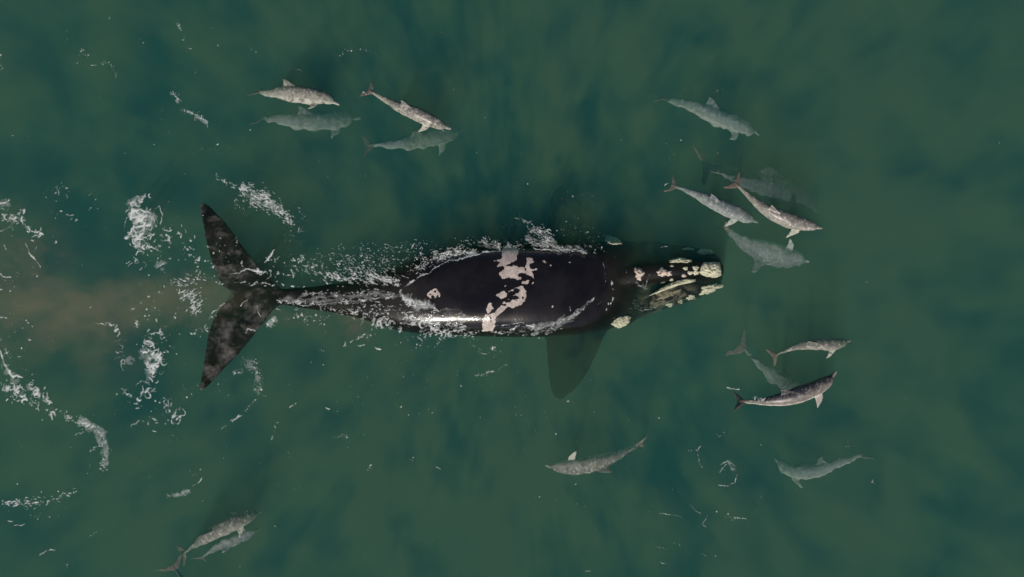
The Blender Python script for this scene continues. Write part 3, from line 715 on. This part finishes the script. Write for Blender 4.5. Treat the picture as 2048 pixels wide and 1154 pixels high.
FOAM = [
 ('white curling foam rings on the water between the upper fluke and the left edge', [
   ('lace', [(268, 400, 12), (290, 398, 12)], 1.0, .8), ('lace', [(265, 425, 10), (300, 440, 18), (285, 455, 20)], 1.05, .9), ('lace', [(255, 475, 10), (300, 470, 20)], 1.0, .8), ('film', [(265, 405, 16), (295, 440, 24), (280, 470, 18)], .55),
   ('line', [(262, 405, 3), (272, 397, 3), (285, 399, 3)], .9), ('line', [(264, 410, 4), (268, 425, 5), (288, 430, 5), (300, 418, 4)], .9), ('line', [(252, 475, 5), (268, 455, 4), (300, 450, 6), (306, 435, 8), (312, 450, 5)], 1.0), ('line', [(300, 425, 2), (318, 412, 2), (325, 430, 2), (322, 448, 2)], .8),
   ('line', [(248, 460, 1), (252, 435, 1), (262, 432, 1)], .7), ('lace', [(330, 468, 12), (360, 468, 12)], .7, .6), ('fleck', [(285, 500, 20), (330, 520, 26)], .22), ('line', [(318, 532, 5), (330, 524, 5)], .8), ('film', [(322, 530, 14)], .5),
   ('line', [(272, 510, 2), (280, 495, 1.4), (300, 494, 1), (325, 503, 1)], .8), ('lace', [(268, 490, 10), (300, 495, 16)], .6, .6), ('lace', [(262, 522, 8), (285, 530, 10)], .5, .55), ('fleck', [(370, 480, 16), (385, 520, 16), (400, 560, 16)], .25), ('line', [(388, 478, 1.5), (390, 470, 1.5)], .8), ('line', [(378, 492, 2), (386, 498, 2)], .8), ('lace', [(395, 520, 9)], .6, .5)]),
 ('bright speckled foam sheet above the upper fluke', [
   ('streak', [(482, 375, 10), (505, 388, 20), (540, 405, 19), (560, 425, 13), (585, 448, 6)], 1.25, .66, -30), ('film', [(485, 378, 12), (520, 398, 20), (555, 420, 12)], .35, 1, -30), ('streak', [(435, 352, 4), (450, 364, 6), (470, 372, 5)], .8, .62, -30), ('fleck', [(470, 398, 4), (474, 412, 6), (500, 426, 6)], .9, .6),
   ('fleck', [(590, 404, 9), (603, 430, 7), (604, 440, 6)], .45, .6), ('fleck', [(592, 452, 8), (603, 462, 7)], .9, .65), ('fleck', [(570, 460, 14), (600, 485, 10)], .2, .7)]),
 ('flecks of foam over the water between the upper fluke and the tail stock', [
   ('line', [(530, 525, 2.5), (538, 515, 3), (548, 500, 2.5)], .95), ('line', [(528, 512, 1.5), (538, 520, 2)], .9), ('fleck', [(540, 520, 18), (600, 535, 22), (650, 545, 22)], .30, .9), ('line', [(455, 548, 1.6), (478, 546, 1.8), (492, 537, 1.8), (515, 541, 2.5), (530, 543, 2)], 1.0), ('lace', [(515, 540, 5), (535, 545, 6)], .8, .5),
   ('streak', [(430, 565, 3), (500, 566, 4), (575, 570, 4), (620, 578, 4)], .35, .8, 0), ('line', [(523, 567, 1.2), (540, 568, 1.2)], .9), ('line', [(588, 517, 2.6), (590, 521, 2)], .9), ('lace', [(602, 510, 8), (600, 525, 8)], .6, .5), ('fleck', [(540, 545, 10), (600, 545, 12), (575, 550, 10)], .3),
   ('streak', [(640, 520, 22), (720, 515, 26), (790, 508, 24), (850, 497, 20)], .22, .55, -15), ('fleck', [(640, 515, 22), (720, 508, 26), (790, 505, 26), (850, 495, 22)], .06, .6), ('streak', [(610, 540, 8), (640, 548, 9), (690, 552, 10)], .5, .75, -22), ('streak', [(640, 556, 9), (700, 560, 10), (760, 562, 10), (800, 570, 8)], .42, .8, -12),
   ('streak', [(700, 545, 10), (750, 548, 12), (795, 562, 9)], .62, .8, -24), ('streak', [(660, 530, 20), (740, 530, 22), (790, 538, 20)], .25, .55, -18), ('film', [(640, 555, 16), (720, 560, 16), (790, 565, 12)], .16, 1, -14), ('fleck', [(420, 500, 18), (415, 600, 20)], .10), ('fleck', [(440, 480, 45), (455, 520, 40)], .05), ('fleck', [(470, 470, 6), (480, 490, 5)], .3, .7)]),
 ('foam line running along the tail stock towards the back', [
   ('streak', [(555, 602, 4), (640, 604, 6), (720, 602, 7), (790, 592, 8)], .75, .7, 4), ('line', [(600, 604, 1.5), (625, 601, 1.5), (645, 609, 1.8), (690, 603, 1.6), (740, 598, 1.8), (785, 592, 2.6), (802, 585, 2)], .75), ('film', [(560, 598, 9), (640, 598, 12), (720, 592, 14), (790, 590, 12)], .42, 1, 4),
   ('streak', [(600, 588, 5), (680, 586, 8), (770, 582, 9)], .35, .7, 3), ('fleck', [(560, 604, 7), (600, 610, 8)], .4, .8), ('streak', [(700, 618, 8), (760, 618, 12), (800, 615, 10)], .35, .8, 10), ('film', [(690, 620, 12), (800, 618, 16)], .14, 1, 6)]),
 ('white edge of foam where water runs off the far side of the back', [
   ('line', [(800, 582, 2.6), (812, 570, 3), (826, 562, 2.4)], 1.0), ('line', [(826, 562, 1.4), (845, 550, 2.4), (858, 545, 1.4), (878, 533, 1.1), (900, 519, 1.6), (920, 518, 2.4), (938, 512, 3.2), (950, 508, 3), (975, 504, 2), (1000, 501, 1.2)], 1.05),
   ('streak', [(865, 508, 8), (910, 505, 9), (950, 500, 8)], .75, .6, 4), ('lace', [(885, 508, 5), (920, 506, 5)], .8, .5), ('streak', [(960, 485, 6), (975, 480, 8), (992, 488, 7), (1000, 498, 4)], 1.0, .6, -30), ('film', [(960, 485, 10), (990, 490, 9)], .35), ('streak', [(820, 545, 9), (860, 527, 12), (900, 512, 10), (950, 503, 7)], .8, .55, 10), ('streak', [(830, 525, 12), (880, 508, 12), (940, 495, 9)], .4, .55, 5), ('fleck', [(910, 488, 12), (950, 480, 14)], .25, .8),
   ('fleck', [(840, 500, 12), (835, 515, 12)], .3, .8), ('line', [(822, 496, 1.3), (830, 486, 1.3)], .9), ('line', [(764, 528, 1.4), (768, 518, 1)], .8), ('streak', [(700, 562, 8), (760, 555, 10), (795, 567, 7)], .5, .8, -20), ('line', [(785, 545, 1.2), (800, 557, 1.4)], .8), ('line', [(800, 551, 1), (815, 557, 1.2)], .8), ('film', [(830, 535, 14), (900, 508, 12), (970, 490, 10)], .2, 1, 10)]),
 ('splash of white water along the far shoulder of the whale', [
   ('line', [(1068, 498, 1.4), (1100, 499, 2), (1108, 502, 3.4), (1118, 502, 2)], .95), ('streak', [(1060, 485, 6), (1085, 489, 7), (1110, 494, 5), (1150, 500, 5), (1190, 508, 3)], 1.3, .6, -12), ('film', [(1060, 480, 10), (1085, 487, 12), (1120, 495, 9), (1170, 503, 5)], .75, 1, -12),
   ('streak', [(1030, 434, 3), (1045, 440, 4), (1060, 448, 3)], 1.1, .6, -20), ('lace', [(1070, 455, 8), (1095, 462, 11), (1100, 478, 8)], .9, .5), ('streak', [(1062, 462, 9), (1085, 468, 11), (1105, 480, 8)], .8, .6, -40), ('film', [(1070, 460, 12), (1100, 475, 10)], .4), ('fleck', [(1120, 458, 16), (1165, 475, 16)], .16, .8), ('streak', [(1010, 487, 7), (1030, 490, 7), (1055, 494, 6)], .6, .6, 5),
   ('fleck', [(1010, 470, 30), (1150, 450, 30)], .05, .8), ('fleck', [(1150, 488, 9), (1185, 495, 8)], .35, .7)]),
 ('churned white water on the near side behind the glint', [
   ('lace', [(805, 592, 6), (820, 604, 8), (845, 606, 9), (868, 612, 7)], 1.5, .6), ('film', [(806, 592, 8), (825, 605, 12), (865, 612, 10)], .8), ('line', [(800, 586, 2), (806, 600, 2.6), (830, 602, 2.2), (855, 606, 2), (868, 614, 2), (880, 624, 2)], .95), ('lace', [(815, 640, 12), (850, 643, 14), (880, 652, 14)], .85, .7), ('film', [(800, 635, 16), (860, 645, 18), (930, 658, 12)], .30),
   ('line', [(812, 627, 1.2), (830, 622, 1.4), (845, 615, 1.4), (862, 614, 1.6), (876, 622, 1.6)], .95), ('line', [(800, 646, 1.3), (826, 648, 2), (838, 632, 1.6), (850, 628, 2), (862, 630, 1.6)], .95), ('line', [(838, 632, 1.4), (850, 642, 1.6), (848, 655, 1.6), (862, 650, 2.4), (876, 645, 1.6)], .9), ('streak', [(840, 662, 7), (880, 668, 9), (930, 668, 8), (965, 662, 5)], .55, .7, 10), ('lace', [(880, 665, 7), (930, 660, 8)], .6, .6), ('fleck', [(770, 630, 14), (800, 655, 16)], .2, .9),
   ('fleck', [(745, 655, 8), (765, 648, 8)], .4), ('lace', [(760, 650, 7)], .7, .5), ('line', [(895, 672, 1.5), (912, 674, 2)], .9), ('streak', [(885, 640, 6), (940, 655, 6)], .4, .7, -12), ('fleck', [(800, 625, 14), (850, 632, 16), (900, 650, 14)], .25, .8)]),
 ('band of foam lapping along the near shoulder', [
   ('line', [(985, 652, .8), (1020, 648, 1), (1050, 645, 1.2)], .9), ('streak', [(1020, 656, 4), (1050, 652, 6), (1085, 654, 8), (1110, 648, 5)], .8, .6, 14), ('streak', [(1110, 648, 4), (1140, 636, 5), (1165, 618, 4), (1188, 596, 2)], 1.25, .6, 36), ('film', [(1060, 655, 8), (1110, 650, 8), (1150, 630, 7), (1180, 604, 3)], .6, 1, 30),
   ('fleck', [(1020, 662, 7), (1075, 662, 7)], .3, .8), ('fleck', [(1070, 675, 6), (1085, 678, 6)], .4, .7), ('line', [(1215, 640, .7), (1235, 632, .8), (1262, 618, .8)], .55), ('line', [(1205, 520, .6), (1212, 560, .6), (1205, 600, .7), (1180, 625, .7)], .5), ('streak', [(1225, 560, 6), (1230, 590, 8), (1215, 620, 8)], .12, .9, 75), ('line', [(1139, 612, .8), (1141, 621, .8)], .8)]),
 ('fine foam trails around the head of the whale', [
   ('fleck', [(1265, 600, 5), (1275, 610, 6), (1285, 615, 4)], .7, .7), ('line', [(1262, 612, .7), (1285, 623, .9), (1300, 618, .8), (1315, 612, .6)], .65), ('film', [(1275, 565, 9), (1290, 575, 8)], .30), ('line', [(1300, 548, .7), (1292, 560, .8), (1290, 572, .7)], .7), ('lace', [(1285, 570, 7)], .4, .5), ('line', [(1253, 540, .7), (1254, 580, .7)], .5), ('fleck', [(1180, 465, 20), (1240, 500, 20)], .08, .7), ('fleck', [(1255, 550, 8), (1258, 590, 8)], .12, .7), ('line', [(1322, 494, 1), (1332, 494, 1)], .8), ('fleck', [(1170, 480, 14), (1215, 500, 10)], .15, .8)]),
 ('drifting foam patch beyond the tip of the lower fluke', [
   ('fleck', [(490, 718, 10), (508, 735, 11), (518, 765, 11), (516, 785, 9)], 1.2, .65), ('film', [(495, 722, 12), (515, 750, 13), (515, 785, 10)], .32), ('streak', [(460, 746, 4), (485, 740, 6)], .7, .6, 20), ('streak', [(512, 798, 4), (490, 822, 3), (462, 845, 3)], .8, .6, 45), ('fleck', [(450, 760, 26), (430, 800, 26)], .06, .8), ('line', [(442, 856, .8), (456, 851, .8)], .8), ('line', [(515, 789, 1), (533, 791, .8)], .8)]),
 ('thin foam swirls near the tail stock on the near side', [
   ('line', [(418, 638, .8), (424, 626, 1.4), (440, 612, 1.2), (450, 607, .8)], .9), ('fleck', [(418, 640, 5), (430, 630, 6)], .5, .7), ('line', [(480, 612, 1.2), (495, 600, 1.2)], .9), ('line', [(513, 612, 1.4), (516, 625, 1.8), (522, 634, 1.4)], .9), ('line', [(490, 668, 1.1), (497, 658, 1.4), (512, 662, .8)], .8), ('film', [(540, 648, 9), (548, 640, 7)], .7), ('lace', [(535, 648, 6), (560, 642, 10)], .7, .55), ('line', [(553, 616, 1.2), (560, 622, 1)], .9), ('fleck', [(560, 632, 12), (620, 635, 14), (660, 645, 10)], .2, .8), ('lace', [(590, 630, 10), (625, 640, 10)], .35, .6), ('line', [(575, 605, 1.2), (590, 602, 1.6), (605, 612, 1), (625, 610, 1)], .9),
   ('streak', [(715, 676, 4), (740, 668, 4)], .9, .7, 15), ('streak', [(690, 690, 3), (705, 680, 4)], .6, .7, 30), ('fleck', [(735, 672, 8), (760, 676, 8)], .4, .8), ('line', [(718, 692, 1.2), (730, 689, 1.6)], .9), ('line', [(750, 696, 2), (762, 698, 2)], .9),
   ('fleck', [(790, 680, 14), (850, 685, 16), (880, 700, 14)], .17, .8), ('fleck', [(640, 640, 10), (650, 665, 10)], .15), ('line', [(650, 625, .7), (652, 655, .6)], .5)]),
 ('light brown tinged foam flecks where silt rises behind the flukes', [
   ('streak', [(365, 592, 14), (395, 600, 16), (385, 618, 12)], .8, .75, 25), ('streak', [(345, 565, 10), (375, 562, 12), (405, 560, 10)], .35, .85, -8), ('film', [(370, 595, 22), (395, 600, 20)], .12), ('fleck', [(330, 560, 20), (320, 605, 14)], .08), ('lace', [(395, 660, 10), (410, 655, 8)], .35, .5), ('fleck', [(385, 665, 14), (415, 650, 10)], .2), ('line', [(348, 558, 1.4), (362, 563, 1.4)], .9)]),
 ('curled white foam patch below the silt cloud', [
   ('lace', [(290, 690, 10), (305, 705, 14), (312, 725, 16), (300, 750, 14)], 1.0, .8), ('film', [(285, 705, 14), (305, 720, 18), (300, 750, 16)], .45), ('film', [(260, 722, 13)], .55), ('line', [(284, 703, 2.5), (292, 697, 3), (305, 703, 3), (316, 698, 3), (321, 715, 3.5), (314, 728, 3)], .9), ('line', [(270, 770, 3), (282, 760, 2), (296, 765, 2)], .85), ('lace', [(300, 770, 14), (290, 790, 12)], .6, .7), ('lace', [(335, 808, 8), (342, 815, 9)], 1.0, .65), ('lace', [(345, 835, 12), (365, 830, 12)], .7, .65), ('fleck', [(330, 800, 26), (350, 860, 18)], .13, 1.), ('lace', [(275, 640, 5), (272, 655, 5)], .8, .6), ('fleck', [(310, 680, 30), (335, 720, 26)], .14), ('fleck', [(380, 790, 18), (385, 760, 18)], .09), ('line', [(306, 862, 1.6), (312, 864, 1.8)], .9), ('lace', [(290, 665, 8), (325, 668, 8)], .6, .6), ('fleck', [(345, 870, 8), (352, 885, 8)], .3)]),
 ('foam trail running in from the left edge towards lower middle', [
   ('line', [(0, 700, 2), (8, 722, 3), (18, 742, 4.5), (24, 752, 5), (34, 750, 3.5), (46, 755, 2)], 1.0), ('film', [(10, 730, 12), (30, 760, 14)], .4), ('lace', [(8, 775, 12), (45, 785, 12)], .6, .55), ('lace', [(60, 775, 8), (80, 785, 12), (95, 805, 9)], .9, .6), ('film', [(55, 775, 10), (90, 795, 14)], .3), ('fleck', [(98, 815, 10), (128, 825, 10)], .4, .7),
   ('streak', [(132, 832, 6), (160, 842, 9), (190, 855, 8)], 1.8, .6, -22), ('fleck', [(195, 860, 9), (208, 880, 9), (210, 900, 8), (207, 925, 7), (206, 945, 6)], 1.5, .65), ('film', [(165, 845, 12), (200, 865, 14), (210, 900, 9), (207, 930, 7)], .6), ('line', [(172, 850, 2), (192, 855, 3), (203, 875, 3), (207, 895, 2)], .7), ('streak', [(150, 868, 3), (175, 862, 4)], .7, .6, 10), ('streak', [(178, 905, 4), (190, 895, 5)], .7, .6, 40), ('line', [(182, 925, .8), (178, 938, .8), (184, 955, .8)], .6), ('line', [(0, 672, 1), (4, 690, 1.4), (14, 710, 1)], .6), ('lace', [(15, 705, 8)], .5, .5)]),
 ('lacy foam tongues at the left edge beside the silt cloud', [
   ('line', [(-6, 408, 4), (10, 404, 3.4), (18, 400, 1.5)], .9), ('film', [(5, 408, 10), (20, 405, 6)], .6), ('lace', [(8, 448, 10), (35, 435, 8), (55, 415, 8)], .45, .55), ('line', [(0, 462, .8), (20, 452, .8), (42, 436, 1.2), (52, 424, 1)], .7), ('line', [(42, 436, 1.4), (51, 451, 1.4)], .9), ('lace', [(58, 462, 6), (68, 472, 7), (80, 458, 9)], 1.1, .55), ('line', [(53, 488, 1), (58, 508, 1.4), (68, 515, 3), (74, 524, 2.4), (80, 533, 1.6)], 1.0), ('lace', [(68, 500, 6)], .8, .5), ('fleck', [(60, 545, 14), (75, 550, 10)], .12), ('line', [(9, 490, 1.5), (12, 500, 2)], .9), ('line', [(-4, 545, 4), (6, 552, 2), (22, 554, 1.6)], .9), ('line', [(-3, 632, 3.5), (14, 638, 2)], .9), ('line', [(-3, 578, 2), (3, 580, 2)], .8), ('fleck', [(30, 470, 14)], .2), ('fleck', [(120, 470, 20), (110, 490, 14)], .05), ('fleck', [(90, 385, 16), (110, 400, 14)], .12), ('streak', [(100, 435, 14), (190, 432, 14)], .06, .9, 4), ('fleck', [(178, 382, 6), (190, 400, 7)], .5, .7), ('fleck', [(140, 370, 14), (105, 380, 10)], .12)]),
 ('soft wash and foam veils trailing off the near flank', [('film', [(640, 625, 12), (720, 635, 14), (790, 650, 14)], .16, 1, 6), ('lace', [(700, 625, 9), (760, 640, 12), (800, 660, 10)], .4, .6), ('streak', [(640, 615, 6), (720, 628, 10), (790, 640, 12)], .35, .7, -6), ('lace', [(830, 672, 8), (900, 678, 8)], .35, .6), ('film', [(1000, 662, 8), (1080, 664, 10), (1150, 640, 8)], .3, 1, 15), ('streak', [(980, 664, 5), (1060, 668, 6), (1120, 660, 6)], .4, .7, 8)]),
 ('lacy foam remnants spread over the wake at far left', [('lace', [(230, 640, 20), (235, 760, 24)], .10, .7), ('lace', [(15, 780, 18), (60, 800, 14), (110, 830, 12)], .45, .6), ('lace', [(5, 430, 16), (40, 450, 16)], .35, .6), ('fleck', [(20, 500, 30), (40, 700, 40), (60, 800, 30)], .06, .8), ('lace', [(120, 395, 20)], .08, .5), ('fleck', [(280, 600, 40), (330, 640, 40)], .10, .8), ('lace', [(250, 780, 20), (310, 850, 20)], .18, .6), ('streak', [(20, 1010, 14), (70, 1000, 14)], .35, .8, 5)]),
 ('short crescent of foam at upper left', [
   ('line', [(182, 132, 2), (192, 131, 2.2)], 1.0), ('fleck', [(198, 128, 3), (212, 124, 3.5), (226, 132, 3.5), (232, 148, 4), (230, 162, 4)], .95, .55), ('fleck', [(160, 100, 5), (170, 112, 5)], .4, .7), ('fleck', [(195, 112, 7), (140, 115, 10)], .15, .7), ('line', [(133, 40, .5), (135, 80, .5), (137, 105, .5)], .35)]),
 ('wispy foam trail left of the upper left dolphins', [
   ('streak', [(340, 183, 3), (350, 190, 6), (358, 205, 5)], .8, .6, -15), ('streak', [(362, 220, 4), (385, 226, 4), (405, 236, 4), (414, 246, 3)], 1.0, .6, -20), ('film', [(395, 236, 9), (414, 246, 7)], .6), ('line', [(405, 238, 1.4), (414, 243, 1.6), (415, 254, .8)], .7), ('line', [(321, 178, 1), (332, 178, .7)], .8)]),
 ('small speckled foam wisp near the top edge', [('streak', [(356, 45, 3), (362, 62, 5), (368, 82, 5)], .7, .55, -60), ('line', [(375, 96, 1), (382, 98, 1.2)], .8), ('fleck', [(437, 92, 5)], .3, .8), ('fleck', [(285, 85, 7)], .25, .8), ('fleck', [(235, 30, 10), (207, 45, 4)], .15, .9)]),
 ('ring of foam drops above the upper left dolphins', [('fleck', [(676, 110, 4), (700, 98, 4), (725, 99, 4), (748, 105, 4), (755, 112, 3)], .6, .65), ('line', [(590, 137, 1), (603, 142, .8)], .8)]),
 ('crescent of foam lying left of the lower left dolphins', [('streak', [(335, 990, 3), (360, 990, 4), (378, 980, 4)], 1.2, .55, 18), ('film', [(350, 990, 8), (375, 982, 7)], .6), ('line', [(385, 972, 1.4), (395, 966, 2.2), (406, 952, 1.6)], .85), ('line', [(282, 957, 1.6), (286, 959, 1.6)], .8), ('fleck', [(370, 940, 14), (395, 955, 10)], .12, .7)]),
 ('scattered pale ripples of foam at the lower left edge', [('streak', [(0, 1005, 7), (80, 1005, 12), (150, 985, 8)], .28, .85, 8), ('line', [(15, 1041, 1.4), (25, 1043, 1.4)], .9), ('line', [(28, 1050, 1.4), (50, 1049, 1.6)], .9), ('fleck', [(60, 1030, 14), (120, 1025, 12)], .12), ('line', [(78, 1110, .8), (90, 1102, 1), (104, 1099, 2.6), (110, 1101, 2)], .95), ('fleck', [(133, 1125, 4), (140, 1145, 5)], .4, .6), ('line', [(180, 1072, .7), (193, 1062, .8)], .6)]),
 ('curved wisps of foam on open water below the tail', [('fleck', [(550, 852, 4), (548, 870, 4), (542, 880, 4)], .9, .6), ('fleck', [(668, 874, 5), (682, 868, 5), (696, 876, 5)], .8, .6), ('streak', [(580, 815, 2.5), (600, 802, 2.5)], .9, .6, 32), ('fleck', [(638, 702, 6), (648, 704, 5)], .8, .65), ('line', [(652, 814, 1.6), (659, 818, 2)], .9), ('fleck', [(620, 722, 5)], .4), ('fleck', [(570, 905, 6), (590, 930, 6)], .15, .8), ('fleck', [(695, 895, 6)], .3, .7)]),
 ('dotted arc of foam on the open water below the middle of the whale', [('fleck', [(940, 690, 10), (965, 700, 12), (1000, 700, 10)], .35, .8), ('film', [(955, 700, 16), (1000, 715, 14)], .10), ('streak', [(950, 752, 2.5), (990, 742, 3), (1020, 725, 3)], .7, .6, 22), ('line', [(960, 706, 1.8), (972, 709, 2)], .8), ('fleck', [(735, 935, 8), (750, 940, 8)], .4, .8), ('fleck', [(820, 920, 6), (845, 922, 6)], .3, .8), ('line', [(872, 932, .8), (883, 940, .8)], .8), ('fleck', [(1040, 690, 10), (920, 680, 8)], .12), ('fleck', [(800, 750, 30), (870, 760, 20)], .03)]),
 ('comma shaped curl of foam at lower right', [('line', [(1443, 928, 1), (1455, 922, 1.6), (1466, 927, 2.2), (1472, 938, 2.2), (1473, 952, 1.6), (1468, 964, 1.2), (1455, 971, 1), (1438, 970, .9)], .9), ('film', [(1455, 924, 8), (1470, 940, 6)], .4), ('line', [(1440, 944, .8), (1444, 935, 1), (1453, 930, .9)], .75), ('lace', [(1452, 942, 4)], .6, .4), ('line', [(1398, 893, 1.2), (1396, 902, 1.4), (1397, 922, 1), (1404, 935, .8)], .85), ('fleck', [(1378, 905, 6), (1400, 895, 6)], .3, .8), ('fleck', [(1430, 875, 8), (1460, 855, 10)], .12, .8), ('line', [(1435, 874, 1.2), (1440, 870, 1)], .8)]),
 ('strings of small foam flecks in the lower right water', [('line', [(1320, 1026, .7), (1340, 1029, .9), (1362, 1034, .6)], .85), ('line', [(1382, 1010, .6), (1390, 1020, .9), (1402, 1027, .7)], .85), ('fleck', [(1440, 1020, 10), (1465, 1035, 9), (1480, 1045, 6)], .3, .8), ('line', [(1450, 1033, .8), (1468, 1033, 1.2), (1490, 1040, .7)], .8), ('line', [(1414, 1033, .8), (1405, 1048, 1.1), (1412, 1056, .9)], .8), ('fleck', [(1523, 985, 3), (1521, 1008, 3), (1512, 1025, 3)], .4, .6),
   ('fleck', [(1355, 1082, 8), (1365, 1090, 6)], .3, .8), ('fleck', [(1312, 1094, 4), (1335, 1102, 4)], .5, .75), ('fleck', [(1400, 1105, 8), (1440, 1120, 8)], .12, .8), ('line', [(1168, 1143, .9), (1180, 1142, 1.2)], .9), ('fleck', [(1590, 978, 7), (1610, 975, 7)], .35, .7), ('fleck', [(1690, 880, 14), (1705, 895, 10)], .10, .7), ('fleck', [(1745, 975, 4), (1748, 955, 4)], .4, .6), ('line', [(1318, 1124, .7), (1332, 1128, .7)], .8)]),
 ('sun glints drawn as white foam, and spray drops, at the dolphins on the right', [('line', [(1454, 776, 1.8), (1478, 779, 1.8)], 1.0), ('lace', [(1505, 798, 4), (1525, 801, 5)], 1.0, .45), ('line', [(1605, 785, 1.6), (1614, 789, 2)], .95), ('line', [(1330, 370, 1.6), (1336, 369, 1.6)], .95), ('fleck', [(1430, 182, 5), (1450, 182, 4)], .3, .6), ('fleck', [(1540, 45, 10)], .12, .8), ('fleck', [(1600, 25, 6)], .1, .7), ('line', [(1712, 54, 1), (1715, 53, 1)], .8), ('lace', [(725, 185, 4)], .7, .45), ('fleck', [(612, 228, 5)], .6, .6), ('fleck', [(695, 190, 9)], .2, .6), ('line', [(1998, 286, 1), (1999, 288, 1)], .9)]),  # glint strokes imitate sun reflections with white foam
 ('loose foam drops dotted over the open green water', [('fleck', [(100, 300, 60), (500, 300, 60)], 0.0036, .68), ('fleck', [(1000, 390, 60), (1200, 390, 50)], 0.0120, .68), ('fleck', [(860, 130, 50), (1000, 330, 50)], 0.0060, .68), ('fleck', [(700, 1000, 80), (1200, 1050, 80)], 0.0036, .68), ('fleck', [(560, 760, 90), (900, 820, 90)], 0.0060, .68), ('fleck', [(1000, 850, 90), (1250, 780, 60)], 0.0030, .68), ('fleck', [(220, 240, 60), (120, 300, 60)], 0.0060, .68), ('fleck', [(370, 420, 40), (160, 420, 60)], 0.0120, .68), ('fleck', [(340, 560, 40), (340, 760, 60)], 0.0180, .68), ('fleck', [(0, 110, 5), (4, 140, 5)], 0.6000, .68), ('line', [(24, 270, 1.3), (30, 271, 1.3)], .9), ('line', [(55, 271, 1), (58, 271, 1)], .9), ('line', [(878, 62, .7), (900, 68, .7)], .6), ('line', [(190, 646, .8), (205, 648, 1.3), (212, 651, .7)], .95), ('fleck', [(1500, 900, 60), (1650, 1000, 60)], 0.0036, .68), ('fleck', [(100, 560, 120), (100, 900, 120), (600, 1050, 120)], 0.0072, .68), ('fleck', [(200, 200, 140), (700, 330, 90)], 0.0060, .68), ('fleck', [(650, 720, 120), (1000, 760, 120), (1300, 1050, 120)], 0.0048, .68), ('fleck', [(900, 250, 140), (1300, 250, 120), (1700, 500, 140), (1850, 900, 120)], 0.0015, .68), ('fleck', [(560, 120, 60), (420, 60, 60)], 0.0048, .68)]),
]
for i, (lab, st) in enumerate(FOAM):
    foam('sea_foam', lab, st, 3 + i, lift=.10 if 'splash' in lab else 0.)
